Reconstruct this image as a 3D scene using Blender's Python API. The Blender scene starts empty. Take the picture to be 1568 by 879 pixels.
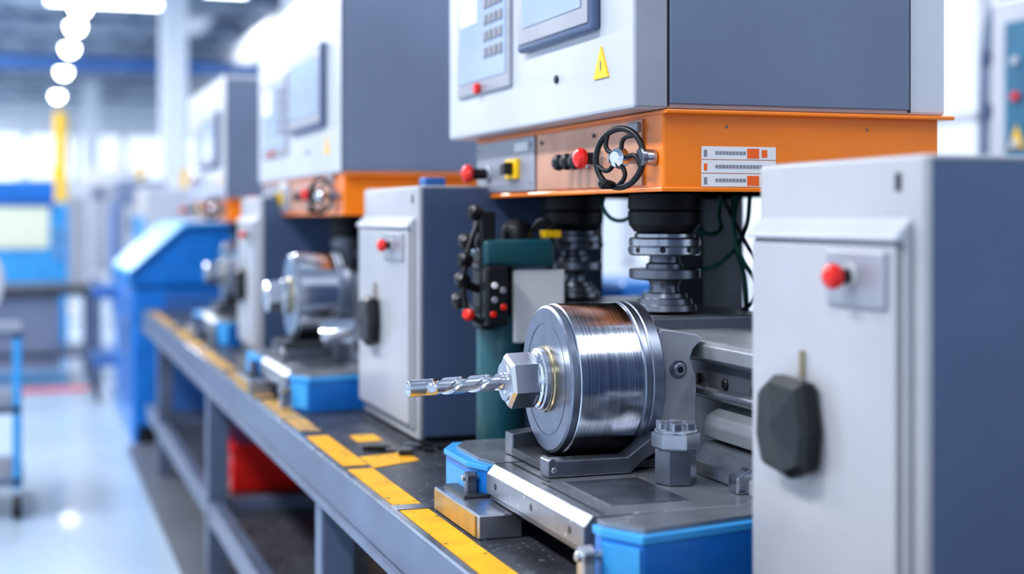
import bpy, bmesh, math, random
from mathutils import Vector, Matrix
random.seed(3)
S = bpy.context.scene
try:
    S.view_settings.view_transform = 'Standard'
    S.view_settings.look = 'Medium High Contrast'
except Exception as e:
    print(e)

# ------------------------------------------------------------------ materials
def lin(h):
    h = h.lstrip('#'); o = []
    for i in (0, 2, 4):
        c = int(h[i:i+2], 16)/255
        o.append(c/12.92 if c <= .04045 else ((c+.055)/1.055)**2.4)
    return (*o, 1)

def mat(name, hx, metal=0.0, rough=.45, var=.12, scale=6, stretch=(1, 1, 1), bump=0.0, emit=0, rvar=.0, detail=4, coat=0.0, hx2=None, spots=None):
    m = bpy.data.materials.new(name); m.use_nodes = True
    nt = m.node_tree; b = nt.nodes['Principled BSDF']
    tc = nt.nodes.new('ShaderNodeTexCoord'); mp = nt.nodes.new('ShaderNodeMapping')
    mp.inputs['Scale'].default_value = stretch
    nz = nt.nodes.new('ShaderNodeTexNoise'); nz.inputs['Scale'].default_value = scale
    nz.inputs['Detail'].default_value = detail
    nt.links.new(tc.outputs['Object'], mp.inputs[0]); nt.links.new(mp.outputs[0], nz.inputs['Vector'])
    c = lin(hx)
    ra = nt.nodes.new('ShaderNodeValToRGB')
    ra.color_ramp.elements[0].position = .3; ra.color_ramp.elements[1].position = .7
    if hx2:
        c2 = lin(hx2); ra.color_ramp.elements[0].color = c2; ra.color_ramp.elements[1].color = c
    else:
        ra.color_ramp.elements[0].color = (*[x*(1-var) for x in c[:3]], 1)
        ra.color_ramp.elements[1].color = (*[min(1, x*(1+var)) for x in c[:3]], 1)
    nt.links.new(nz.outputs['Fac'], ra.inputs[0])
    out = ra.outputs[0]
    if spots:
        n2 = nt.nodes.new('ShaderNodeTexNoise'); n2.inputs['Scale'].default_value = spots[1]; n2.inputs['Detail'].default_value = 2
        nt.links.new(tc.outputs['Object'], n2.inputs['Vector'])
        r2 = nt.nodes.new('ShaderNodeValToRGB'); r2.color_ramp.elements[0].position = spots[2]; r2.color_ramp.elements[1].position = spots[2]+.03
        mx = nt.nodes.new('ShaderNodeMix'); mx.data_type = 'RGBA'
        nt.links.new(n2.outputs['Fac'], r2.inputs[0]); nt.links.new(r2.outputs[0], mx.inputs[0])
        nt.links.new(out, mx.inputs[6]); mx.inputs[7].default_value = lin(spots[0]); out = mx.outputs[2]
    nt.links.new(out, b.inputs['Base Color'])
    b.inputs['Metallic'].default_value = metal; b.inputs['Roughness'].default_value = rough
    if rvar:
        mr = nt.nodes.new('ShaderNodeMapRange'); mr.inputs[3].default_value = max(.02, rough-rvar); mr.inputs[4].default_value = rough+rvar
        nt.links.new(nz.outputs['Fac'], mr.inputs[0]); nt.links.new(mr.outputs[0], b.inputs['Roughness'])
    if bump:
        bp = nt.nodes.new('ShaderNodeBump'); bp.inputs['Strength'].default_value = bump; bp.inputs['Distance'].default_value = .002
        nt.links.new(nz.outputs['Fac'], bp.inputs['Height']); nt.links.new(bp.outputs[0], b.inputs['Normal'])
    if coat: b.inputs['Coat Weight'].default_value = coat
    if emit:
        b.inputs['Emission Color'].default_value = c; b.inputs['Emission Strength'].default_value = emit
    return m

M = {}
M['white'] = mat('painted_white_metal', '#BCBFC8', 0, .32, .09, 2.2, rvar=.08, coat=.2)
M['cabwhite'] = mat('cabinet_light_grey', '#ABACB2', 0, .36, .12, 2.6, rvar=.1, coat=.1)
M['grey'] = mat('painted_slate_grey', '#6C788F', 0, .4, .1, 2.5, rvar=.06)
M['dgrey'] = mat('cabinet_slate_side', '#50607E', 0, .35, .16, 2, rvar=.08)
M['orange'] = mat('painted_orange', '#F28212', 0, .35, .08, 5, rvar=.05, coat=.2)
M['tan'] = mat('orange_sheen_salmon', '#D09C80', .2, .3, .08, 8, hx2='#BC866C')  # salmon colour holds white light glancing off orange paint
M['panelgrey'] = mat('control_plate_grey', '#9C9EA8', .3, .35, .08, 8)
M['guard'] = mat('sheet_guard_grey', '#A9ADB4', .45, .32, .14, 8)
M['blue'] = mat('painted_blue', '#1C78CA', 0, .35, .14, 9, rvar=.08, coat=.2)
M['lblue'] = mat('painted_light_blue', '#429FDD', 0, .4, .1, 9)
M['navy'] = mat('painted_crane_blue', '#3768A8', 0, .5, .08, 2)
M['teal'] = mat('painted_teal', '#1F545D', 0, .35, .14, 6, coat=.2)
M['black'] = mat('black_plastic', '#191B20', 0, .38, .2, 20, rvar=.05)
M['rubber'] = mat('black_rubber', '#14161A', 0, .5, .2, 20)
M['red'] = mat('red_plastic', '#E5241B', 0, .3, .06, 20, coat=.3)
M['yellow'] = mat('yellow_floor_tape', '#F5B812', 0, .5, .12, 14, hx2='#E09C10', spots=('#6A5A30', 45, .66))
M['tape2'] = mat('worn_floor_tape', '#D8A848', 0, .55, .15, 10, hx2='#A08460', spots=('#5A5A5E', 25, .58))
M['yel'] = mat('yellow_paint', '#F2C014', 0, .45, .06, 9)
M['steel'] = mat('machined_steel', '#B9BEC7', .9, .27, .16, 10, rvar=.1)
M['turned'] = mat('turned_steel_rings', '#C8CDD6', 1, .2, .2, 2, stretch=(160, 1.2, 1.2), rvar=.08, bump=.06, detail=6)
M['face'] = mat('turned_steel_face', '#868D9C', .9, .34, .12, 30, rvar=.06)
M['dsteel'] = mat('dark_oiled_steel', '#7E828C', .85, .32, .2, 14, rvar=.1)
M['cast'] = mat('cast_iron', '#46494F', .5, .45, .2, 18, rvar=.1, bump=.1)
M['bedcast'] = mat('slideway_casting', '#6A6E78', .5, .4, .2, 12, rvar=.1)
M['bright'] = mat('bright_chrome', '#DCE0E6', 1, .15, .06, 8)
M['nut'] = mat('nut_steel', '#CFD3DA', 1, .22, .08, 14, rvar=.06)
M['brassy'] = mat('ring_steel_warm_reflection', '#BDB092', 1, .24, .15, 12)  # brassy reflection on the steel ring put into its base colour
M['gold'] = mat('worn_gold_block', '#C6993E', .25, .42, .2, 12, hx2='#8E784E', rvar=.1)
M['tabletop'] = mat('ground_steel_table', '#8D9199', .6, .32, .18, 9, rvar=.1, spots=('#C8CCD2', 70, .68))
M['bench'] = mat('dark_bench_top', '#3F4148', .1, .38, .28, 9, rvar=.12, bump=.15, spots=('#85878E', 90, .66))
M['beam'] = mat('bench_frame_steel', '#69748B', .35, .38, .18, 6, rvar=.08)
M['green'] = mat('green_cable', '#1F6458', 0, .4, .1, 20)
M['glass'] = mat('display_glass', '#A9B8D0', 0, .12, .06, 4)
M['label'] = mat('label_white', '#E2E1E2', 0, .5, .03, 10)
M['ink'] = mat('label_ink', '#8C8C94', 0, .6, .1, 30)
M['lorange'] = mat('label_orange', '#F06A20', 0, .5, .05, 10)
M['wall'] = mat('wall_paint', '#D6DDE6', 0, .7, .05, 1)
M['ceil'] = mat('ceiling_sheet', '#B4BECB', 0, .7, .08, 1, stretch=(1, 8, 1))
M['truss'] = mat('truss_steel', '#7C8AA0', 0, .5, .08, 2)
M['floor'] = mat('epoxy_floor', '#B2C4D6', 0, .26, .06, .8, rvar=.08, coat=.2)
M['dfloor'] = mat('dark_floor_strip', '#62666F', 0, .4, .1, 2)
M['redline'] = mat('red_floor_line', '#E04452', 0, .4, .05, 5)
M['box'] = mat('cardboard', '#5E4836', 0, .7, .15, 6)
M['lamp'] = mat('lamp_glow', '#FFFFFF', 0, .5, 0, 1, emit=16)
M['tubel'] = mat('fluorescent_glow', '#F4FAFF', 0, .5, 0, 1, emit=8)
M['pglass'] = mat('machine_window', '#D8DCC6', 0, .2, .05, 2, emit=.12)

# ------------------------------------------------------------------ helpers
def group(name, loc=(0, 0, 0)):
    e = bpy.data.objects.new(name, None); e.location = loc; e.empty_display_size = .1
    S.collection.objects.link(e); return e

def link(o, parent):
    S.collection.objects.link(o)
    if parent is not None:
        o.parent = parent; o.location = -parent.location
    return o

def fin(name, bm, m, parent, smooth=False, ang=35):
    bmesh.ops.recalc_face_normals(bm, faces=bm.faces)
    me = bpy.data.meshes.new(name); bm.to_mesh(me); bm.free()
    me.materials.append(M[m] if isinstance(m, str) else m)
    if smooth:
        for p in me.polygons: p.use_smooth = True
        me.set_sharp_from_angle(angle=math.radians(ang))
    return link(bpy.data.objects.new(name, me), parent)

def box(name, a, b, m, parent=None, bev=.002, seg=2):
    bm = bmesh.new(); bmesh.ops.create_cube(bm, size=1)
    for v in bm.verts:
        v.co = Vector([(a[i]+b[i])/2 + v.co[i]*(b[i]-a[i]) for i in range(3)])
    if bev:
        bv = min(bev, .45*min(abs(b[i]-a[i]) for i in range(3)))
        bmesh.ops.bevel(bm, geom=bm.edges[:], offset=bv, segments=seg, affect='EDGES', profile=.5)
    return fin(name, bm, m, parent, seg > 2, 30 if seg > 2 else 35)

def prism(name, pts, axis, lo, hi, m, parent=None, bev=0.0, smooth=False):
    bm = bmesh.new()
    def P(p, h):
        return {'x': (h, p[0], p[1]), 'y': (p[0], h, p[1]), 'z': (p[0], p[1], h)}[axis]
    A = [bm.verts.new(P(p, lo)) for p in pts]; B = [bm.verts.new(P(p, hi)) for p in pts]
    bm.faces.new(A); bm.faces.new(B[::-1]); n = len(pts)
    for i in range(n): bm.faces.new((A[i], A[(i+1) % n], B[(i+1) % n], B[i]))
    bmesh.ops.recalc_face_normals(bm, faces=bm.faces)
    if bev: bmesh.ops.bevel(bm, geom=bm.edges[:], offset=bev, segments=2, affect='EDGES', profile=.5)
    return fin(name, bm, m, parent, smooth)

def lathe(name, o, d, prof, m, parent=None, seg=48, smooth=True, rot=0, ang=30):
    o = Vector(o); d = Vector(d).normalized()
    up = Vector((0, 0, 1)) if abs(d.z) < .9 else Vector((0, 1, 0))
    a = d.cross(up).normalized(); b = a.cross(d).normalized()
    bm = bmesh.new(); rings = []
    for (t, r) in prof:
        if r < 1e-6: rings.append([bm.verts.new(o+d*t)])
        else: rings.append([bm.verts.new(o+d*t+(a*math.cos(rot+2*math.pi*i/seg)+b*math.sin(rot+2*math.pi*i/seg))*r) for i in range(seg)])
    for R, Q in zip(rings, rings[1:]):
        for i in range(seg):
            j = (i+1) % seg
            if len(R) == 1 and len(Q) == 1: continue
            if len(R) == 1: bm.faces.new((R[0], Q[i], Q[j]))
            elif len(Q) == 1: bm.faces.new((R[i], R[j], Q[0]))
            else: bm.faces.new((R[i], R[j], Q[j], Q[i]))
    return fin(name, bm, m, parent, smooth, ang)

def cyl(name, o, d, L, r, m, parent=None, seg=32, ch=.0015, rot=0):
    ch = min(ch, r*.4, L*.4)
    return lathe(name, o, d, [(0, 0), (0, r-ch), (ch, r), (L-ch, r), (L, r-ch), (L, 0)], m, parent, seg, seg > 10, rot)

def tube(name, pts, r, m, parent=None, closed=False, smooth=True):
    cu = bpy.data.curves.new(name, 'CURVE'); cu.dimensions = '3D'; cu.bevel_depth = r; cu.bevel_resolution = 4; cu.resolution_u = 8
    cu.use_fill_caps = True
    if smooth:
        sp = cu.splines.new('BEZIER'); sp.bezier_points.add(len(pts)-1)
        for bp, p in zip(sp.bezier_points, pts):
            bp.co = p; bp.handle_left_type = bp.handle_right_type = 'AUTO'
    else:
        sp = cu.splines.new('POLY'); sp.points.add(len(pts)-1)
        for bp, p in zip(sp.points, pts): bp.co = (*p, 1)
    sp.use_cyclic_u = closed
    cu.materials.append(M[m])
    return link(bpy.data.objects.new(name, cu), parent)

def ring(name, c, n, R, r, m, parent, seg=32):
    c = Vector(c); n = Vector(n).normalized(); a = n.cross(Vector((0, 0, 1))).normalized(); b = a.cross(n)
    pts = [c+(a*math.cos(2*math.pi*i/seg)+b*math.sin(2*math.pi*i/seg))*R for i in range(seg)]
    return tube(name, pts, r, m, parent, True, False)

# ------------------------------------------------------------------ room
X0, X1, Y0, Y1, ZC = -7.0, 4.3, -5.0, 43.0, 5.4
box('floor', (X0, Y0, -.1), (X1, Y1, 0), 'floor', None, 0)
box('floor_dark_sheet', (.53, .2, .0), (2.3, 8.3, .003), 'dfloor', None, 0)  # thin darker sheet on the floor along the bench
box('floor_marking_line', (-1.2, 11.0, .0), (.44, 11.25, .004), 'redline', None, 0)
box('ceiling', (X0, Y0, ZC), (X1, Y1, ZC+.1), 'ceil', None, 0)
box('wall_back', (X0, Y1, 0), (X1, Y1+.1, ZC), 'wall', None, 0)
box('light_block_wall', (X0, Y0-.1, 0), (X1, Y0, ZC), 'wall', None, 0)  # unseen wall behind the camera, added to darken camera-facing sides
wr = group('wall_right', (X1, 0, 0))
box('sill_wall', (X1, Y0, 0), (X1+.15, Y1, .9), 'wall', wr, 0)
box('head_wall', (X1, Y0, 3.4), (X1+.15, Y1, ZC), 'wall', wr, 0)
y = Y0; k = 0
while y < Y1:
    box('pier_%d' % k, (X1, y, .9), (X1+.15, min(y+.5, Y1), 3.4), 'wall', wr, 0); y += 3.0; k += 1
wn = group('window_1', (X1, 0, 0)); y = Y0+.5; k = 0
while y < Y1-3:
    for yy in (y, y+1.22, y+2.44):
        box('mullion_%d' % k, (X1+.04, yy, .9), (X1+.09, yy+.05, 3.4), 'white', wn, 0); k += 1
    for zz in (.9, 1.75, 2.6, 3.34):
        box('rail_%d' % k, (X1+.04, y, zz), (X1+.09, y+2.5, zz+.05), 'white', wn, 0); k += 1
    y += 3.0
wl = group('wall_left', (X0, 0, 0))
box('sill_wall', (X0-.15, Y0, 0), (X0, Y1, .7), 'wall', wl, 0)
box('head_wall', (X0-.15, Y0, 4.6), (X0, Y1, ZC), 'wall', wl, 0)
for i in range(10): box('pier_%d' % i, (X0-.15, Y0+i*5.2, .7), (X0, Y0+i*5.2+.9, 4.6), 'wall', wl, 0)
wb_ = group('window_2', (0, Y1, 0))
pm_ = mat('far_window_pane', '#F0F5FA', 0, .2, .02, 1, emit=.6)
for i in range(6):
    box('pane_%d' % i, (-4+i*1.35, Y1-.02, 1.6), (-2.8+i*1.35, Y1, 3.6), pm_, wb_, 0)
    box('frame_%d' % i, (-4.06+i*1.35, Y1-.05, 1.55), (-4.0+i*1.35, Y1, 3.65), 'truss', wb_, 0)

tr = group('roof_truss', (0, 0, ZC))
k = 0
for yy in range(2, 43, 4):
    box('bottom_chord_%d' % k, (X0, yy-.06, 4.55), (X1, yy+.06, 4.67), 'truss', tr, 0)
    box('top_chord_%d' % k, (X0, yy-.06, 5.25), (X1, yy+.06, 5.4), 'truss', tr, 0)
    for j in range(11):
        xa = X0+j*1.03; za, zb = (4.66, 5.26) if j % 2 else (5.26, 4.66)
        tube('web_%d_%d' % (k, j), [(xa, yy, za), (xa+1.03, yy, zb)], .03, 'truss', tr, smooth=False)
    k += 1
for xx in (-4, -1.2, 2.2): box('purlin_%d' % (xx*10), (xx, Y0, 5.0), (xx+.12, Y1, 5.2), 'truss', tr, 0)
box('crane_beam', (X0, 20.0, 3.28), (X1, 20.25, 3.42), 'navy', None, .01)
for (px, py, wd) in ((1.62, 18.4, .32), (2.3, 26, .4), (2.2, 12.5, .4), (1.3, 36, .4)):
    c = group('column', (px, py, 0)); box('shaft', (px, py, 0), (px+wd, py+wd, 4.54), 'wall', c, .02)
    box('plinth', (px-.06, py-.06, 0), (px+wd+.06, py+wd+.06, .3), 'truss', c, .02)
box('air_duct', (3.45, 6, 3.7), (4.1, 40, 4.3), 'guard', None, .05)

for i, yy in enumerate((22.6, 24.9, 28.2, 32.8, 39.4)):
    g = group('high_bay_lamp', (.78, yy, 4.4))
    cyl('cord', (.78, yy, 4.62), (0, 0, 1), .78, .015, 'black', g, 8)
    lathe('shade', (.78, yy, 4.66), (0, 0, -1), [(0, .02), (.05, .08), (.14, .15), (.16, .15), (.15, .13)], 'white', g)
    lathe('bulb', (.78, yy, 4.57), (0, 0, -1), [(0, 0), (.02, .1), (.1, .14), (.2, .1), (.25, 0)], 'lamp', g, 24)
for (lx, ly, L, zz) in ((.3, 22.2, 1.7, 4.5), (2.4, 20.6, .6, 4.5), (2.7, 16, .5, 3.9), (2.8, 13, .4, 3.4), (1.6, 20.6, .3, 4.5)):
    g = group('fluorescent_fixture', (lx, ly, zz))
    box('housing', (lx, ly-.1, zz+.05), (lx+L, ly+.1, zz+.12), 'white', g)
    cyl('tube', (lx, ly, zz), (1, 0, 0), L, .05, 'tubel', g, 16)
    for q in (.1, .9): cyl('hanger_%d' % (q*10), (lx+L*q, ly, zz+.1), (0, 0, 1), ZC-zz-.1, .01, 'truss', g, 8)

def area(nm, loc, sx, sy, power, rot=(0, 0, 0), col=(.98, .985, 1.0)):  # area light with a housing box, added to light the hall
    g = group(nm, loc)
    l = bpy.data.lights.new('added_area_light', 'AREA'); l.shape = 'RECTANGLE'; l.size = sx; l.size_y = sy; l.energy = power; l.color = col
    o = bpy.data.objects.new('added_area_light', l); S.collection.objects.link(o); o.parent = g; o.rotation_euler = rot
    box('housing', (loc[0]-sx/2-.03, loc[1]-sy/2-.03, loc[2]+.02), (loc[0]+sx/2+.03, loc[1]+sy/2+.03, loc[2]+.08), 'white', g)
for yy, pw in ((-2, 120), (2, 175), (6, 175), (10, 180), (15, 240), (20, 260), (26, 280), (33, 280), (39, 280)):
    area('added_light_panel', (-1.8, yy, 4.4), .5, 2.2, pw)
for yy, pw in ((0, 55), (3.2, 70), (7.5, 90), (14, 130), (24, 200)): area('added_light_panel', (2.6, yy, 4.4), .4, 2.0, pw)

# ------------------------------------------------------------------ workbench
BX, BZ = .614, .78
wb = group('workbench', (BX, 1, 0))
box('top', (BX, .7, BZ-.03), (1.95, 8.1, BZ), 'bench', wb, .003)
box('front_apron', (BX-.004, .7, BZ-.105), (BX+.03, 8.1, BZ-.004), 'beam', wb, .004)
box('apron_lip', (BX-.018, .7, BZ-.105), (BX-.004, 8.1, BZ-.092), 'beam', wb, .002)
box('edge_trim', (BX-.006, .7, BZ-.006), (BX+.006, 8.1, BZ+.001), 'steel', wb, .001)
for i, yy in enumerate((1.15, 3.12, 5.2, 7.25)):
    for j, xx in enumerate((BX+.005, 1.86)):
        box('leg_%d_%d' % (i, j), (xx, yy, 0), (xx+.075, yy+.075, BZ-.1), 'beam', wb, .005)
    box('cross_rail_%d' % i, (BX+.08, yy+.01, .2), (1.86, yy+.06, .27), 'beam', wb, .004)
box('low_rail', (BX+.01, 1.0, .19), (BX+.06, 8.0, .27), 'beam', wb, .004)
box('shelf', (BX+.06, 1.0, .2), (1.86, 8.0, .225), 'bench', wb, .002)
segs = [(1.2, 1.75), (1.79, 2.43), (2.48, 2.86), (2.9, 3.32), (3.4, 4.0), (4.08, 4.75), (4.85, 5.6), (5.7, 6.6), (6.75, 7.9)]
for i, (a, b) in enumerate(segs):
    box('safety_tape_%d' % i, (BX+.008, a, BZ), (BX+.060, b, BZ+.0012), 'yellow' if i < 4 else 'tape2', wb, 0)
prism('safety_tape_branch', [(BX+.064, 2.86), (.79, 2.92), (.79, 3.03), (BX+.064, 3.0)], 'z', BZ, BZ+.0012, 'yellow', wb)
box('safety_tape_patch', (.72, 3.2, BZ), (.78, 3.30, BZ+.0012), 'yellow', wb, 0)
box('edge_joint_plate', (BX+.004, 2.435, BZ), (BX+.07, 2.475, BZ+.002), 'steel', wb, 0)
g = group('red_storage_crate', (.95, 5.6, .225))
box('body', (.75, 5.55, .226), (1.15, 6.15, .40), 'red', g, .01); box('rim', (.74, 5.54, .38), (1.16, 6.16, .41), 'red', g, .006)
box('handle', (.735, 5.75, .33), (.75, 5.95, .36), 'black', g, .003)
g = group('cardboard_box', (1, 3.7, .225))
box('body', (.95, 3.6, .226), (1.35, 4.1, .38), 'box', g, .004); box('flap', (.94, 3.59, .38), (1.15, 4.11, .388), 'box', g, .001)
box('tape', (1.14, 3.595, .3), (1.18, 4.105, .389), 'box', g, .0005)

# ------------------------------------------------------------------ control cabinet
def cabinet(x0, x1, y0, y1, z0=BZ, z1=1.368):
    g = group('control_cabinet', (x0, y0, z0)); L = y1-y0
    box('side_panel_body', (x0+.010, y0, z0+.012), (x1, y1, z1-.004), 'dgrey', g, .004)
    box('front_frame', (x0, y0-.001, z0+.006), (x0+.014, y1+.004, z1), 'cabwhite', g, .006, 4)
    box('top_lid', (x0+.012, y0-.001, z1-.006), (x1, y1+.004, z1), 'cabwhite', g, .003)
    box('plinth', (x0+.02, y0+.01, z0), (x1-.02, y1-.01, z0+.02), 'black', g, .002)
    zd = z1-.077
    prism('door', [(x0+.006, zd), (x0-.016, zd-.026), (x0-.016, z0+.04), (x0+.006, z0+.02)], 'y', y0+.03, y1-.004, 'cabwhite', g, .003)
    prism('door_hood', [(x0+.004, zd+.006), (x0-.002, zd+.006), (x0-.022, zd-.014), (x0-.022, zd-.020), (x0+.004, zd-.020)], 'y', y0+.02, y1, 'white', g, .002)
    box('door_side_trim', (x0-.010, y0+.018, z0+.03), (x0+.004, y0+.026, zd), 'cabwhite', g, .002)
    ya, yb = y0+.12*L, y0+.46*L; zb = z0+.413
    box('switch_plate', (x0-.021, ya, zb), (x0-.014, yb, zb+.066), 'panelgrey', g, .003)
    yc = y0+.315*L; zc = zb+.036
    cyl('switch_bezel', (x0-.018, yc, zc), (-1, 0, 0), .006, .017, 'cabwhite', g)
    cyl('switch_neck', (x0-.022, yc, zc), (-1, 0, 0), .016, .009, 'black', g)
    lathe('emergency_stop', (x0-.036, yc, zc), (-1, 0, 0), [(0, 0), (0, .013), (.008, .0155), (.014, .0135), (.018, .008), (.019, 0)], 'red', g)
    ky, kz = y0+.655*L, z0+.257
    cyl('handle_base', (x0-.012, ky, kz), (-1, 0, 0), .014, .045, 'black', g)
    out = [(-.050, .058), (.02, .062), (.055, .040), (.060, -.018), (.046, -.054), (-.02, -.063), (-.056, -.048), (-.064, 0)]
    bm = bmesh.new(); lay = []
    for (xx, s) in ((x0-.020, .94), (x0-.026, 1), (x0-.040, 1), (x0-.048, .86)):
        lay.append([bm.verts.new((xx, ky+p[0]*s, kz+p[1]*s)) for p in out])
    cen = bm.verts.new((x0-.056, ky+.005, kz))
    bm.faces.new(lay[0])
    for A, B in zip(lay, lay[1:]):
        for i in range(8): bm.faces.new((A[i], A[(i+1) % 8], B[(i+1) % 8], B[i]))
    for i in range(8): bm.faces.new((lay[-1][i], lay[-1][(i+1) % 8], cen))
    fin('rotary_handle', bm, 'black', g)
    box('handle_pointer', (x0-.022, ky-.016, kz+.062), (x0-.015, ky-.008, kz+.095), 'brassy', g, .001)
    box('vent', (x0-.002, y0+.042, z1-.04), (x0+.002, y0+.052, z1-.020), 'cast', g, 0)
    for i, zz in enumerate((z0+.1, zd-.06)): cyl('hinge_%d' % i, (x0+.001, y1+.004, zz), (0, 0, 1), .04, .005, 'steel', g, 12)
    return g

cabinet(.934, 1.75, 1.334, 1.70)
c2 = cabinet(.845, 1.30, 3.135, 3.68)
box('cap_block', (.88, 3.2, 1.364), (.93, 3.26, 1.39), 'navy', c2, .004)
cabinet(.80, 1.25, 5.15, 5.62)

# ------------------------------------------------------------------ drilling machine head
def head(x0, y0, L, W, zb, zt, oh=.14, strip=.065, inset=.059):
    g = group('drilling_machine', (x0, y0, BZ))
    x1 = x0+W; y1 = y0+L
    box('enclosure', (x0, y0, zb), (x1, y1, zt), 'white', g, .006)
    if strip > .03: box('corner_strip', (x0+.004, y0-.003, zb+.003), (x0+strip-.004, y0+.002, zt-.01), 'panelgrey', g, .001)
    box('side_cover', (x0+strip, y0-.006, zb+.008), (x1-.08, y0+.004, zt-.02), 'grey', g, .002)
    for i, xx in enumerate((x0+strip-.004, x1-.08)): box('cover_gap_%d' % i, (xx, y0-.003, zb+.004), (xx+.004, y0+.002, zt), 'black', g, 0)
    ox0, oy0 = x0+inset, y0+.01; oz = zb-oh
    box('orange_housing', (ox0, oy0, oz), (x1-.008, y1-.05, zb-.004), 'orange', g, .004)
    box('flange', (ox0-.004, y0-.012, zb-.008), (x1+.012, y1-.04, zb-.001), 'orange', g, .002)
    box('lower_lip', (ox0-.004, oy0-.004, oz), (x1-.004, y1-.048, oz+.008), 'orange', g, .002)
    for i, xx in enumerate((ox0+.12, ox0+.40)): cyl('screw_%d' % i, (xx, oy0+.002, zb-.028), (0, -1, 0), .004, .0025, 'dsteel', g, 12)
    ya = oy0+.07*L
    ym = oy0+.56*L
    box('operator_sheen_plate', (ox0-.005, ya, oz+.012), (ox0+.002, ym, zb-.012), 'tan', g, .001)  # thin plate carrying the painted sheen of the orange face
    box('switch_plate', (ox0-.008, ym+.01, oz+.012), (ox0+.002, y1-.06, zb-.012), 'panelgrey', g, .001)
    for i, (yy, zz) in enumerate(((ym+.03, oz+.03), (ym+.03, zb-.03), (y1-.08, oz+.03), (y1-.08, zb-.03), (ya+.2*L, zb-.03), (ym-.03, zb-.03))):
        cyl('plate_screw_%d' % i, (ox0-.004, yy, zz), (-1, 0, 0), .006, .004, 'dsteel', g, 12)
    zc = oz+.063
    def mush(nm, y, z, col='red', r=.018, st=.035):
        cyl(nm+'_collar', (ox0-.003, y, z), (-1, 0, 0), .012, r*.95, 'steel', g)
        cyl(nm+'_neck', (ox0-.013, y, z), (-1, 0, 0), st-.01, r*.6, 'black', g)
        lathe(nm, (ox0-.006-st, y, z), (-1, 0, 0), [(0, 0), (0, r*.9), (.008, r*1.05), (.016, r*.9), (.021, r*.5), (.022, 0)], col, g)
    mush('emergency_stop', y1-.15, zc-.008, 'red', .021, .045)
    mush('feed_button', oy0+.245*L, zc+.003, 'red', .019, .03)
    for i in range(3):
        mush('push_button_%d' % i, oy0+(.292+.040*i)*L, zc, 'black', .0155, .020)
    box('selector_base', (ox0-.016, oy0+.655*L, zc-.024), (ox0-.004, oy0+.725*L, zc+.02), 'yel', g, .002)
    box('selector_knob', (ox0-.036, oy0+.675*L, zc-.014), (ox0-.014, oy0+.705*L, zc+.012), 'black', g, .003)
    box('name_plate', (ox0-.011, oy0+.60*L, zc+.035), (ox0-.007, oy0+.68*L, zc+.055), 'label', g, .001)
    box('indicator', (ox0-.012, oy0+.075*L, zc+.042), (ox0-.004, oy0+.115*L, zc+.060), 'panelgrey', g, .002)
    cyl('side_knob', (ox0-.001, oy0+.028*L, zc-.004), (-1, 0, 0), .020, .014, 'steel', g)
    cyl('side_knob_cap', (ox0-.020, oy0+.028*L, zc-.004), (-1, 0, 0), .010, .017, 'dsteel', g)
    n = Vector((-.86, -.5, .04)).normalized(); c = Vector((ox0-.05, oy0+.055*L+.01, zc-.004))
    cyl('handwheel_shaft', (ox0-.001, c.y+.03, c.z), (-1, -.3, 0), .065, .009, 'steel', g)
    lathe('handwheel_hub', c-n*.012, n, [(0, 0), (0, .016), (.01, .019), (.022, .016), (.027, .01), (.028, 0)], 'bright', g)
    ring('handwheel_rim', c, n, .051, .0055, 'black', g)
    a = n.cross(Vector((0, 0, 1))).normalized(); b = a.cross(n)
    for i in range(5):
        t = .5+i*math.tau/5; d = a*math.cos(t)+b*math.sin(t); e = a*math.cos(t+.5)+b*math.sin(t+.5)
        tube('spoke_%d' % i, [c+d*.014, c+d*.03+e*.004, c+e*.05], .0042, 'black', g)
    hp = c+(a*.25+b*-1).normalized()*.048
    lathe('handwheel_grip', hp, n, [(0, 0), (0, .006), (.01, .008), (.03, .009), (.036, .006), (.038, 0)], 'black', g, 20)
    ka, kb = y0+.57*L, y0+.915*L; kz = zb+.09
    box('keypad_panel', (x0-.008, ka, kz), (x0+.002, kb, kz+.29), 'panelgrey', g, .004)
    box('keypad_inlay', (x0-.010, ka+.025, kz+.03), (x0-.006, kb-.025, kz+.265), 'glass', g, .002)
    for i in range(4):
        for j in range(5):
            box('key_%d_%d' % (i, j), (x0-.014, ka+.04+i*.034, kz+.075+j*.036), (x0-.009, ka+.062+i*.034, kz+.097+j*.036), 'ink', g, .002)
    box('keypad_meter', (x0-.012, ka+.2*L, kz+.16), (x0-.009, kb-.04, kz+.25), 'label', g, .001)
    cyl('pilot_lamp', (x0-.008, y0+.76*L, kz+.012), (-1, 0, 0), .012, .012, 'red', g, 20)
    da, db = y0+.13*L, y0+.50*L; dz = zb+.148
    box('display_frame', (x0-.018, da, dz), (x0+.002, db, dz+.26), 'dgrey', g, .012, 4)
    box('display_bezel', (x0-.021, da+.014, dz+.014), (x0-.016, db-.014, dz+.246), 'panelgrey', g, .004)
    box('display_screen', (x0-.023, da+.045, dz+.045), (x0-.020, db-.045, dz+.225), 'glass', g, .002)
    yt = y0+.125*L
    prism('warning_triangle', [(yt-.034, zb+.062), (yt+.034, zb+.062), (yt, zb+.118)], 'x', x0-.003, x0+.001, 'yel', g)
    box('warning_mark', (x0-.004, yt-.002, zb+.075), (x0-.002, yt+.002, zb+.092), 'ink', g, 0)
    cyl('key_lock', (x0+.001, y0+.33*L, zb+.08), (-1, 0, 0), .006, .008, 'black', g, 20)
    la, lb, lz = ox0+.072, ox0+.215, oz+.009
    yl = oy0-.001
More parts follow.
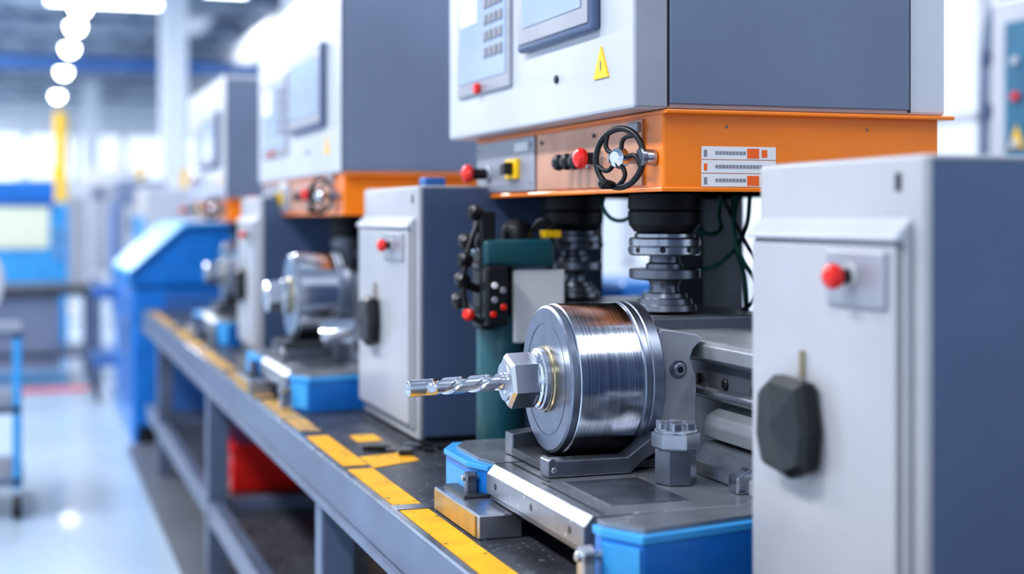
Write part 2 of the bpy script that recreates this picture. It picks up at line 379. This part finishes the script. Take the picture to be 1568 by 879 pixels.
    for i in range(3):
        z_ = lz+i*.0235
        box('label_strip_%d' % i, (la, yl-.001, z_), (lb, yl+.002, z_+.0222), 'label', g, 0)
        if i != 1:
            box('label_patch_%d' % i, (la+.087, yl-.0016, z_+.002), (la+.110, yl, z_+.019), 'lorange', g, 0)
            box('label_patch_b_%d' % i, (la+.115, yl-.0016, z_+.004), (la+.126, yl, z_+.017), 'lorange', g, 0)
        for q in range(9 if i != 1 else 16):
            box('label_text_%d_%d' % (i, q), (la+.026+q*.0066, yl-.0016, z_+.008), (la+.031+q*.0066, yl, z_+.014), 'ink', g, 0)
        box('label_mark_%d' % i, (la+.004, yl-.0016, z_+.004), (la+.010, yl, z_+.016), 'lorange' if i == 1 else 'ink', g, 0)
    for i, ys in enumerate((y0+.31, y0+.80)):
        xs = x0+.202
        o = (xs, ys, oz+.004); dn = (0, 0, -1); zz = oz+.004
        lathe('spindle_collar_%d' % i, o, dn, [(0, 0), (0, .070), (.03, .071), (.034, .068), (.038, .071), (.062, .069), (.076, .058), (.078, 0)], 'rubber', g)
        lathe('spindle_ring_%d' % i, (xs, ys, zz-.076), dn, [(0, 0), (0, .052), (.004, .058), (.010, .058), (.011, .066), (.014, .0685), (.026, .0685), (.028, .066), (.030, .0685), (.042, .0685), (.045, .065), (.046, .04), (.048, 0)], 'steel' if i == 0 else 'dsteel', g)
        lathe('spindle_shaft_%d' % i, (xs, ys, zz-.12), dn, [(0, 0), (0, .028), (.014, .03), (.018, .036), (.026, .036), (.027, .066), (.029, .0685), (.044, .0685), (.047, .06), (.050, .032), (.056, .028), (.062, .026), (.072, .028), (.074, .042), (.082, .044), (.084, .052), (.094, .053), (.096, .060), (zz-.12-1.118, .062), (zz-.12-1.111, 0)], 'dsteel', g)
        for j in range(8):
            t = j*math.tau/8+.3
            cyl('ring_bolt_%d_%d' % (i, j), (xs+.066*math.cos(t), ys+.066*math.sin(t), zz-.110), (math.cos(t), math.sin(t), 0), .004, .006, 'black', g, 12)
    box('column', (x1-.12, y0+.11, BZ), (x1-.01, y0+.46, oz+.002), 'cast', g, .006)
    box('column_rear', (x1-.12, y1-.35, BZ), (x1-.01, y1-.06, oz+.002), 'cast', g, .006)
    return g

h1 = head(.963, 2.19, 1.096, .617, 1.4806, 2.35)
h2 = head(.87, 4.10, 1.54, .62, 1.425, 2.03, oh=.125, strip=.008, inset=.012)
h3 = head(.838, 6.4, 1.5, .62, 1.373, 1.93, oh=.1, strip=.008, inset=.012)
tube('cable_1', [(1.339, 2.6, 1.345), (1.333, 2.6, 1.30), (1.325, 2.58, 1.27), (1.308, 2.58, 1.262), (1.27, 2.58, 1.275), (1.24, 2.62, 1.32), (1.23, 2.65, 1.345)], .005, 'green', h1)
tube('cable_2', [(1.367, 2.6, 1.345), (1.363, 2.6, 1.29), (1.372, 2.6, 1.233), (1.389, 2.6, 1.18), (1.385, 2.58, 1.11), (1.37, 2.55, 1.085)], .005, 'green', h1)
tube('cable_3', [(1.404, 2.6, 1.345), (1.392, 2.6, 1.27), (1.352, 2.6, 1.215), (1.308, 2.62, 1.19), (1.25, 2.64, 1.20), (1.2, 2.7, 1.25)], .0045, 'green', h1)
tube('cable_4', [(1.35, 2.55, 1.345), (1.335, 2.54, 1.28), (1.345, 2.53, 1.22), (1.39, 2.53, 1.15), (1.40, 2.53, 1.085)], .0045, 'green', h1)
tube('cable_5', [(1.13, 2.72, 1.34), (1.12, 2.7, 1.315), (1.14, 2.68, 1.290), (1.165, 2.66, 1.300), (1.18, 2.66, 1.34)], .004, 'green', h1)
tube('cable_6', [(1.325, 2.58, 1.345), (1.345, 2.57, 1.30), (1.375, 2.56, 1.24), (1.40, 2.55, 1.19), (1.385, 2.55, 1.13), (1.34, 2.55, 1.10)], .004, 'rubber', h1)

# ------------------------------------------------------------------ machine bed with table
def bed(dx, dy, hg, extra=False):
    g = group('machine_bed', (.74+dx, 1.75+dy, BZ))
    def B(n, a, b, m, bev=.002, seg=2): return box(n, (a[0]+dx, a[1]+dy, a[2]), (b[0]+dx, b[1]+dy, b[2]), m, g, bev, seg)
    def PZ(n, pts, lo, hi, m, bev=.0): return prism(n, [(p[0]+dx, p[1]+dy) for p in pts], 'z', lo, hi, m, g, bev)
    PZ('blue_end_near', [(.744, 1.826), (.744, 1.80), (.779, 1.738), (1.36, 1.86), (1.36, 1.875), (1.0, 1.832), (.9, 1.826)], BZ, .862, 'blue', .003)
    PZ('blue_cap_near', [(.742, 1.830), (.742, 1.80), (.777, 1.735), (1.362, 1.858), (1.362, 1.878), (1.0, 1.836), (.9, 1.830)], .860, .872, 'lblue', .002)
    PZ('corner_plate', [(.7425, 1.793), (.7735, 1.738), (.7765, 1.740), (.7455, 1.796)], BZ+.01, .855, 'lblue', .001)
    PZ('end_plate_near', [(.750, 1.832), (.750, 1.806), (.785, 1.748), (1.355, 1.868), (1.355, 1.90), (.76, 1.832)], .871, .8795, 'tabletop', .001)
    prism('centre_rail', [(.736+dx, .832), (.736+dx, .864), (.750+dx, .8800), (1.36+dx, .8800), (1.36+dx, .832)], 'y', 1.846+dy, 2.288+dy, 'tabletop', g, .0015)
    B('under_body', (.84, 1.90, BZ), (1.36, 2.31, .834), 'cast')
    B('near_under_body', (.80, 1.826, BZ), (1.0, 1.90, .834), 'cast')
    B('side_step', (.741, 1.85, .822), (.80, 2.285, .833), 'dsteel')
    for i, yy in enumerate((2.065, 1.90, 2.24)):
        cyl('side_hole_%d' % i, (.7365+dx, yy+dy, .850), (-1, 0, 0), .001, .006, 'black', g, 20)
    PZ('blue_end_far', [(.746, 2.300), (.726, 2.36), (.726, 2.50), (.76, 2.56), (1.36, 2.56), (1.36, 2.300)], BZ, .866, 'blue', .004)
    PZ('blue_cap_far', [(.742, 2.300), (.722, 2.36), (.722, 2.50), (.757, 2.565), (1.362, 2.565), (1.362, 2.300)], .864, .874, 'lblue', .002)
    PZ('end_plate_far', [(.756, 2.302), (.744, 2.36), (.744, 2.49), (.775, 2.545), (1.355, 2.545), (1.355, 2.302)], .873, .8795, 'tabletop', .001)
    B('far_side_plate', (.7235, 2.37, BZ+.015), (.727, 2.49, .852), 'lblue', .001)
    B('table_plate', (.80, 1.90, .8795), (.925, 2.09, .8812), 'dsteel', .0005)
    B('t_slot_1', (.775, 2.10, .8795), (.782, 2.288, .8806), 'black', 0)
    B('t_slot_2', (.765, 1.848, .8795), (.769, 2.10, .8806), 'black', 0)
    B('levelling_foot', (.684, 2.17, BZ), (.760, 2.43, .82), 'steel', .003)
    B('levelling_foot_face', (.6815, 2.18, BZ+.003), (.6845, 2.42, .817), 'gold', .0005)
    B('foot_bridge', (.70, 2.30, .818), (.765, 2.42, .826), 'cast', .002)
    for i, (yy, zz, s) in enumerate(((2.335, .825, .7), (1.80, .80, 1))):
        prism('clamp_lever_%d' % i, [(yy+dy-.014*s, zz-.01), (yy+dy+.014*s, zz-.01), (yy+dy+.012*s, zz+.03*s), (yy+dy+.016*s, zz+.044*s), (yy+dy, zz+.052*s), (yy+dy-.016*s, zz+.044*s), (yy+dy-.012*s, zz+.03*s)], 'x', .712+dx, .732+dx, 'steel' if i else 'dsteel', g, .003)
        cyl('clamp_pin_%d' % i, (.706+dx, yy+dy, zz+.036*s), (1, 0, 0), .045, .007*s, 'steel', g, 20)
    if extra:
        g = group('chrome_sleeve', (.86, 4.02, .881))
        lathe('sleeve', (.80, 4.03, .955), (.95, -.2, .2), [(0, 0), (0, .036), (.03, .040), (.10, .034), (.11, .02), (.11, 0)], 'bright', g, 24)
        box('v_block', (.83, 3.99, .8815), (.89, 4.05, .935), 'dsteel', g, .003)
    g = hg
    zt = .8812
    B('slideway_body', (1.12, 1.88, zt), (1.355, 2.66, 1.055), 'bedcast', .004)
    prism('slideway_top', [(1.092+dx, 1.088), (1.082+dx, 1.080), (1.084+dx, 1.058), (1.11+dx, 1.045), (1.36+dx, 1.045), (1.36+dx, 1.088)], 'y', 1.85+dy, 2.40+dy, 'guard', g, .002)
    B('slideway_rib', (1.105, 1.88, .985), (1.13, 2.30, 1.05), 'bedcast', .003)
    for i in range(4): cyl('rib_bolt_%d' % i, (1.106+dx, 1.93+.10*i+dy, 1.018), (-1, 0, 0), .006, .009, 'black', g, 16)
    prism('slideway_ledge', [(1.125+dx, .985), (1.085+dx, .965), (1.078+dx, .950), (1.078+dx, .93), (1.125+dx, .925)], 'y', 1.88+dy, 2.16+dy, 'guard', g, .002)
    cyl('feed_rod', (1.095+dx, 1.88+dy, 1.00), (0, 1, 0), .42, .009, 'steel', g, 20)
    prism('lower_ledge', [(1.125+dx, .928), (1.08+dx, .922), (1.04+dx, .90), (1.03+dx, zt), (1.125+dx, zt)], 'y', 1.88+dy, 2.15+dy, 'steel', g, .002)
    B('end_block', (1.02, 1.865, zt), (1.07, 1.895, .905), 'guard', .003)
    prism('end_bracket', [(1.01+dx, zt), (1.01+dx, .905), (1.035+dx, .918), (1.05+dx, .905), (1.06+dx, .905), (1.06+dx, zt)], 'y', 1.91+dy, 1.94+dy, 'bright', g, .002)
    B('spindle_saddle', (1.092, 2.40, 1.05), (1.355, 2.72, 1.112), 'bedcast', .006)
    B('saddle_far', (1.11, 2.72, 1.05), (1.355, 3.06, 1.112), 'bedcast', .006)
    B('saddle_leg', (1.12, 2.66, BZ), (1.34, 3.04, 1.06), 'cast', .006)
bed(0, 0, h1)
bed(-.075, 1.97, h2, True)
bed(-.02, 3.95, h3)

# ------------------------------------------------------------------ chuck
def chuck(dx, dy, dz, drill=True):
    cx, cy, cz = .830+dx, 2.253+dy, 1.0245+dz
    g = group('rotary_chuck', (cx, cy, .88)); X = (1, 0, 0); o = (cx, cy, cz)
    body = 'turned' if drill else 'bright'
    lathe('front_disc', o, X, [(0, 0), (0, .05), (0, .119), (.003, .1235), (.012, .1245), (.013, .122), (.016, .122)], 'face' if drill else 'steel', g, 96)
    lathe('face_groove', (cx-.0006, cy, cz), X, [(0, .0935), (0, .0945), (.002, .0945)], 'dsteel', g, 96)
    lathe('chuck_body', (cx+.014, cy, cz), X, [(0, .10), (0, .1235), (.002, .1265), (.108, .1265), (.110, .124), (.113, .124), (.113, .10)], body, g, 128)
    lathe('rear_flange', (cx+.127, cy, cz), X, [(0, .10), (0, .1265), (.002, .1285), (.010, .1285), (.012, .1265), (.014, .1265), (.016, .1285), (.034, .1275), (.038, .122), (.038, 0)], 'face', g, 128)
    lathe('hub_ring', (cx+.001, cy, cz), (-1, 0, 0), [(0, .056), (.004, .056), (.006, .054), (.009, .054), (.010, .052), (.012, .0)], 'brassy', g, 64)
    lathe('hub_collar', (cx-.009, cy, cz), (-1, 0, 0), [(0, .0525), (.007, .052), (.009, .049), (.009, .0)], 'steel', g, 64)
    lathe('hub_cone', (cx-.017, cy, cz), (-1, 0, 0), [(0, .0485), (.004, .048), (.007, .044), (.010, .0435), (.010, 0)], 'bright', g, 64)
    n = Vector((-1, 0, -.035)).normalized(); c0 = Vector((cx-.022, cy, cz))
    lathe('hex_nut', c0, n, [(0, 0), (0, .044), (.004, .0465), (.044, .0465), (.050, .041), (.052, .036), (.052, 0)], 'nut', g, 6, False, rot=.35)
    lathe('nut_face', c0+n*.0505, n, [(0, 0), (0, .034), (.003, .032), (.003, .019), (.001, .016), (.001, 0)], 'steel', g, 48)
    if drill:
        bm = bmesh.new(); L = .172; N = 150; K = 48; s = c0+n*.05
        a = n.cross(Vector((0, 0, 1))).normalized(); b = a.cross(n)
        rings = []
        for i in range(N+1):
            t = i/N; dist = t*L
            sm = lambda e0, e1, x: (lambda q: q*q*(3-2*q))(max(0, min(1, (x-e0)/(e1-e0))))
            fl = sm(.006, .018, dist)*(1-sm(.118, .130, dist))
            flat = sm(.120, .140, dist)
            tw = dist/.046*math.pi
            rr = .0145*(1-.05*t)
            if t > .96: rr *= math.sqrt(max(0.10, 1-((t-.96)/.04)**2))
            R = []
            for k in range(K):
                th = math.tau*k/K; q = abs(math.cos(th))
                r = rr*(1-fl*.34*sm(.78, .92, q))
                ph = th+tw
                p, w = r*math.cos(ph), r*math.sin(ph)
                p *= (1-.35*flat)
                R.append(bm.verts.new(s+n*dist+b*w+a*p))
            rings.append(R)
        for A, B_ in zip(rings, rings[1:]):
            for k in range(K): bm.faces.new((A[k], A[(k+1) % K], B_[(k+1) % K], B_[k]))
        bm.faces.new(rings[0]); bm.faces.new(rings[-1])
        fin('twist_drill', bm, 'nut', g, True, 50)
    z0 = .8815
    def BB(nm, p, q, m, bev=.002): return box(nm, (p[0]+dx, p[1]+dy, p[2]), (q[0]+dx, q[1]+dy, q[2]), m, g, bev)
    prism('cradle_front', [(.787+dx, z0), (.787+dx, .908), (.793+dx, .913), (.80+dx, .908), (.905+dx, .908), (.925+dx, .908), (.975+dx, .942), (1.0+dx, .948), (1.0+dx, .925), (.95+dx, .90), (.93+dx, z0)], 'y', 2.125+dy, 2.165+dy, 'dsteel', g, .002)
    prism('cradle_back', [(.80+dx, z0), (.80+dx, .92), (.99+dx, .94), (.99+dx, z0)], 'y', 2.34+dy, 2.38+dy, 'dsteel', g, .002)
    BB('cradle_plate', (.80, 2.16, z0), (.99, 2.345, .896+max(0, dz)), 'cast')
    cyl('cradle_screw', (.797+dx, 2.126+dy, .893), (0, -1, 0), .003, .005, 'steel', g, 16)
    pts = [(1.0, .93), (1.0, 1.105), (1.006, 1.110), (1.03, 1.107), (1.070, 1.100), (1.082, 1.094), (1.080, 1.088), (1.072, 1.083), (1.064, 1.074), (1.059, 1.060), (1.064, 1.045), (1.070, 1.03), (1.071, .94), (1.068, .93)]
    prism('tail_bracket', [(p[0]+dx, p[1]) for p in pts], 'y', 2.17+dy, 2.30+dy, 'guard', g, .0025)
    cyl('bracket_bolt_washer', (1.036+dx, 2.171+dy, 1.042), (0, -1, 0), .003, .016, 'dsteel', g)
    cyl('bracket_bolt', (1.036+dx, 2.168+dy, 1.042), (0, -1, 0), .007, .011, 'steel', g)
    cyl('bracket_bolt_socket', (1.036+dx, 2.1615+dy, 1.042), (0, -1, 0), .001, .006, 'black', g, 6)
    BB('bracket_foot', (1.0, 2.175, z0), (1.05, 2.30, .935), 'dsteel')
    pc = (.964+dx, 2.028+dy, z0)
    lathe('hex_post', pc, (0, 0, 1), [(0, 0), (0, .033), (.052, .033), (.055, .030), (.055, 0)], 'dsteel', g, 6, False, rot=.2)
    lathe('castle_nut', (pc[0], pc[1], pc[2]+.054), (0, 0, 1), [(0, 0), (0, .036), (.003, .038), (.024, .038), (.026, .033), (.030, .033), (.030, 0)], 'steel', g, 6, False, rot=.5)
    for j in range(6):
        t = j*math.tau/6+.1; p = Vector(pc)+Vector((.024*math.cos(t), .024*math.sin(t), .083))
        box('castle_lug_%d' % j, (p.x-.008, p.y-.008, p.z), (p.x+.008, p.y+.008, p.z+.013), 'steel', g, .002)
    return g
chuck(0, 0, 0)
chuck(-.085, 1.99, .035, False)
chuck(-.03, 3.95, .03, False)

# ------------------------------------------------------------------ teal hydraulic unit behind the chuck
g = group('hydraulic_unit', (.96, 2.85, BZ))
lathe('tank', (.965, 2.90, BZ), (0, 0, 1), [(0, 0), (0, .050), (.01, .053), (.30, .053), (.31, .048), (.31, 0)], 'teal', g)
lathe('neck', (.965, 2.90, 1.085), (0, 0, 1), [(0, 0), (0, .034), (.11, .034), (.11, 0)], 'black', g)
box('valve_head', (.905, 2.83, 1.19), (1.065, 2.98, 1.25), 'teal', g, .012, 4)
lathe('pressure_cap', (1.00, 2.90, 1.245), (0, 0, 1), [(0, 0), (0, .034), (.02, .036), (.035, .03), (.045, .015), (.046, 0)], 'black', g)
box('pendant', (.900, 2.80, 1.07), (.950, 2.83, 1.195), 'black', g, .006)
for i, (px, pz, pm) in enumerate(((.915, 1.095, 'red'), (.937, 1.11, 'red'), (.918, 1.125, 'ink'), (.918, 1.155, 'label'), (.936, 1.145, 'ink'))):
    cyl('pendant_button_%d' % i, (px, 2.801, pz), (0, -1, 0), .007, .007, pm, g, 16)
for i, p in enumerate(((.882, 2.86, 1.20), (.872, 2.85, 1.155), (.868, 2.86, 1.11), (.905, 2.86, 1.30), (.89, 2.88, 1.235))):
    lathe('lever_knob_%d' % i, p, (-.6, -.5, .3+.2*(i % 3)), [(0, 0), (.002, .010), (.012, .017), (.024, .016), (.034, .010), (.036, 0)], 'black', g, 20)
    tube('lever_%d' % i, [p, (.91, 2.86, p[2]-.01), (.93, 2.88, min(1.24, p[2]))], .009, 'rubber' if i % 2 else 'steel', g)
lathe('lever_red_cap', (.875, 2.82, 1.09), (-.6, -.5, .3), [(0, 0), (.002, .01), (.012, .013), (.022, .01), (.024, 0)], 'red', g, 20)
box('manifold', (.90, 2.84, 1.06), (.935, 2.90, 1.31), 'black', g, .006)
tube('hose_a', [(.905, 2.86, 1.29), (.88, 2.85, 1.24), (.865, 2.84, 1.18), (.87, 2.83, 1.10), (.90, 2.83, 1.075)], .006, 'rubber', g)
tube('hose_b', [(1.03, 2.88, 1.27), (1.05, 2.86, 1.29), (1.075, 2.88, 1.25), (1.08, 2.92, 1.15)], .006, 'rubber', g)
box('steel_guard', (.975, 2.84, 1.03), (1.09, 2.86, 1.185), 'label', g, .004)
box('yellow_tag', (1.05, 2.86, 1.252), (1.09, 2.89, 1.268), 'yel', g, .002)
box('guard_leg', (1.04, 2.845, BZ), (1.07, 2.868, 1.04), 'cast', g, .002)

g = group('metal_offcuts', (.8, 3.05, BZ))
for i in range(16):
    xx = .70+random.random()*.20; yy = 2.98+random.random()*.12; s = .006+random.random()*.010
    prism('offcut_%d' % i, [(xx, yy), (xx+s*2, yy-s*.6), (xx+s*2.4, yy+s), (xx+s*.6, yy+s*1.5)], 'z', BZ+.0013, BZ+.004+s*.6, 'black' if i % 3 else 'dsteel', g, .001)

# ------------------------------------------------------------------ big blue machine beyond bench
g = group('blue_press_machine', (.57, 8.35, 0))
box('base', (.57, 8.35, 0), (1.8, 9.9, .90), 'blue', g, .02)
prism('sloped_hood', [(.55, .90), (.55, .96), (.86, 1.235), (1.8, 1.25), (1.8, .90)], 'y', 8.33, 9.9, 'blue', g, .01)
prism('hood_cover', [(.545, .965), (.55, .985), (.86, 1.26), (1.3, 1.27), (1.3, 1.25), (.865, 1.238)], 'y', 8.30, 9.9, 'lblue', g, .003)
box('door', (.56, 8.5, .2), (.575, 9.2, .85), 'navy', g, .005)
box('handle', (.54, 8.6, .5), (.56, 8.63, .7), 'steel', g, .004)
box('side_door', (.75, 8.335, .15), (1.5, 8.352, .85), 'navy', g, .004)
box('kick', (.6, 8.33, 0.01), (1.7, 8.355, .1), 'black', g, 0)

g = group('cnc_enclosure', (-.5, 13.6, 0))
box('body', (-1.5, 13.6, 0), (.36, 15.2, 1.42), 'lblue', g, .03)
box('hood', (-1.5, 13.65, 1.42), (.25, 15.1, 1.62), 'blue', g, .03)
box('window_pane', (-1.1, 13.57, 1.0), (.2, 13.6, 1.38), 'pglass', g, .01)
box('window_frame_top', (-1.15, 13.56, 1.38), (.25, 13.61, 1.42), 'navy', g, .005)
box('door_handle', (.26, 13.55, .9), (.29, 13.6, 1.2), 'steel', g, .005)
g = group('workbench', (0, 11.5, 0))
box('top', (-1.2, 11.5, .68), (.55, 12.4, .75), 'cast', g, .01)
box('drawer_unit', (-.3, 11.55, .1), (.25, 12.3, .68), 'grey', g, .01)
for i, xx in enumerate((-1.15, .45)):
    for j, yy in enumerate((11.52, 12.3)): box('leg_%d_%d' % (i, j), (xx, yy, 0), (xx+.07, yy+.07, .69), 'beam', g, .005)
box('shelf', (-1.15, 11.55, .2), (.5, 12.35, .24), 'beam', g, .004)
g = group('parts_trolley', (.62, 10.4, 0))
box('tray', (.45, 10.3, .72), (.95, 11.0, .80), 'navy', g, .01)
box('lower_tray', (.45, 10.3, .25), (.95, 11.0, .31), 'navy', g, .01)
for i, xx in enumerate((.46, .9)):
    for j, yy in enumerate((10.32, 10.95)):
        box('post_%d_%d' % (i, j), (xx, yy, .1), (xx+.035, yy+.035, .85), 'beam', g, .004)
        cyl('caster_%d_%d' % (i, j), (xx, yy+.017, .05), (1, 0, 0), .03, .05, 'black', g, 20)
for (a, b, m, nm) in (((1.0, 13.0, 0), (1.7, 14.2, 1.55), 'white', 'milling_cabinet'), ((2.1, 15.0, 0), (2.9, 16.4, 2.0), 'white', 'milling_cabinet'), ((.95, 16.5, 0), (1.5, 17.4, 1.7), 'grey', 'electrical_cabinet'), ((-.2, 24, 0), (1.0, 25.5, 1.9), 'white', 'milling_cabinet'), ((1.0, 28, 0), (2.2, 30, 2.2), 'white', 'electrical_cabinet')):
    g = group(nm, a)
    box('body', a, b, m, g, .03); box('door', (a[0]+.08, a[1]-.02, a[2]+.25), (b[0]-.08, a[1]+.01, b[2]-.3), 'cabwhite' if m == 'grey' else 'panelgrey', g, .01)
    box('screen', (a[0]+.15, a[1]-.035, b[2]-.6), (a[0]+.4, a[1]-.015, b[2]-.4), 'dgrey', g, .005)
    box('aisle_panel', (a[0]-.02, a[1]+.1, .2), (a[0]+.01, b[1]-.1, b[2]-.25), 'lblue' if m == 'white' else 'navy', g, .01)
    cyl('beacon', ((a[0]+b[0])/2, a[1]+.1, b[2]), (0, 0, 1), .18, .03, 'yel', g, 16)
g = group('jib_crane', (.46, 21, 0))
cyl('post', (.46, 21, 0), (0, 0, 1), 2.75, .085, 'yel', g)
box('foot', (.3, 20.84, 0), (.62, 21.16, .05), 'yel', g, .01)
box('arm', (.41, 21.0, 2.6), (.51, 23.0, 2.7), 'yel', g, .01)

# cart on the left with reel
g = group('tool_cart', (-.4, 6.6, 0))
for i, xx in enumerate((-.75, -.055)):
    for j, yy in enumerate((6.45, 7.05)):
        box('post_%d_%d' % (i, j), (xx, yy, .12), (xx+.035, yy+.035, .80), 'lblue', g, .004)
        cyl('caster_%d_%d' % (i, j), (xx, yy+.017, .055), (1, 0, 0), .035, .055, 'black', g, 24)
        box('caster_fork_%d_%d' % (i, j), (xx-.006, yy-.01, .05), (xx+.041, yy+.045, .13), 'steel', g, .004)
for i, zz in enumerate((.14, .45, .77)): box('tray_%d' % i, (-.75, 6.45, zz), (-.02, 7.085, zz+.035), 'beam', g, .004)
g = group('cable_reel', (-.3, 6.75, .805))
for i, yy in enumerate((6.62, 6.84)): lathe('flange_%d' % i, (-.285, yy, 1.003), (0, 1, 0), [(0, 0), (0, .19), (.02, .195), (.02, 0)], 'white', g)
cyl('drum', (-.285, 6.63, 1.003), (0, 1, 0), .22, .1, 'dgrey', g)

# right background
g = group('blue_lathe', (2.1, 4.9, 0))
box('bed', (1.95, 4.8, 0), (2.8, 6.0, .85), 'navy', g, .02)
box('headstock', (2.08, 4.85, .85), (2.55, 5.5, 1.05), 'blue', g, .02)
cyl('spindle_nose', (2.2, 4.85, .95), (0, -1, 0), .1, .07, 'steel', g)
box('lever_plate', (2.12, 4.84, .9), (2.3, 4.852, 1.0), 'panelgrey', g, .003)
g = group('wall_pipe', (4.2, 5.5, 0))
tube('pipe_a', [(4.2, 5.50, .0), (4.2, 5.50, 2.15), (4.2, 5.43, 2.26), (4.2, 5.31, 2.28), (4.2, 4.6, 2.28)], .026, 'truss', g)
for i, zz in enumerate((1.2, 1.75, 2.0)): cyl('coupling_%d' % i, (4.2, 5.50, zz), (0, 0, 1), .06, .036, 'dgrey', g, 20)
tube('pipe_b', [(4.22, 5.40, .0), (4.22, 5.40, 4.0)], .016, 'truss', g, smooth=False)
g = group('electrical_panel', (4.0, 4.2, 1))
box('housing', (3.95, 4.2, .4), (4.28, 5.15, 2.22), 'white', g, .01)
box('teal_front', (3.94, 4.25, .5), (3.955, 5.05, 2.12), mat('panel_teal_blue', '#2E6F8E', 0, .4), g, .003)
for i, zz in enumerate((1.95, 1.8, 1.6)): cyl('pilot_%d' % i, (3.94, 4.97, zz), (-1, 0, 0), .02, .02, 'red' if i == 1 else 'white', g, 16)
prism('warning_triangle', [(4.92, 1.58), (5.02, 1.58), (4.97, 1.68)], 'x', 3.935, 3.941, 'yel', g)
box('panel_foot', (3.98, 4.25, 0), (4.25, 5.1, .41), 'grey', g, .005)

# ------------------------------------------------------------------ world, camera
w = bpy.data.worlds.new('World'); S.world = w; w.use_nodes = True
nt = w.node_tree; bg = nt.nodes['Background']; bg.inputs[0].default_value = (.76, .87, 1.0, 1); bg.inputs[1].default_value = 1.15

cam = bpy.data.cameras.new('camera'); co = bpy.data.objects.new('camera', cam); S.collection.objects.link(co); S.camera = co
co.location = (0, 0, 1.3); co.rotation_euler = (math.radians(90), 0, -math.radians(18.86))
cam.lens = 50; cam.sensor_width = 36; cam.shift_y = -109.5/1568
cam.clip_end = 200; cam.clip_start = .05
cam.dof.use_dof = True; cam.dof.focus_distance = 2.38; cam.dof.aperture_fstop = 1.65
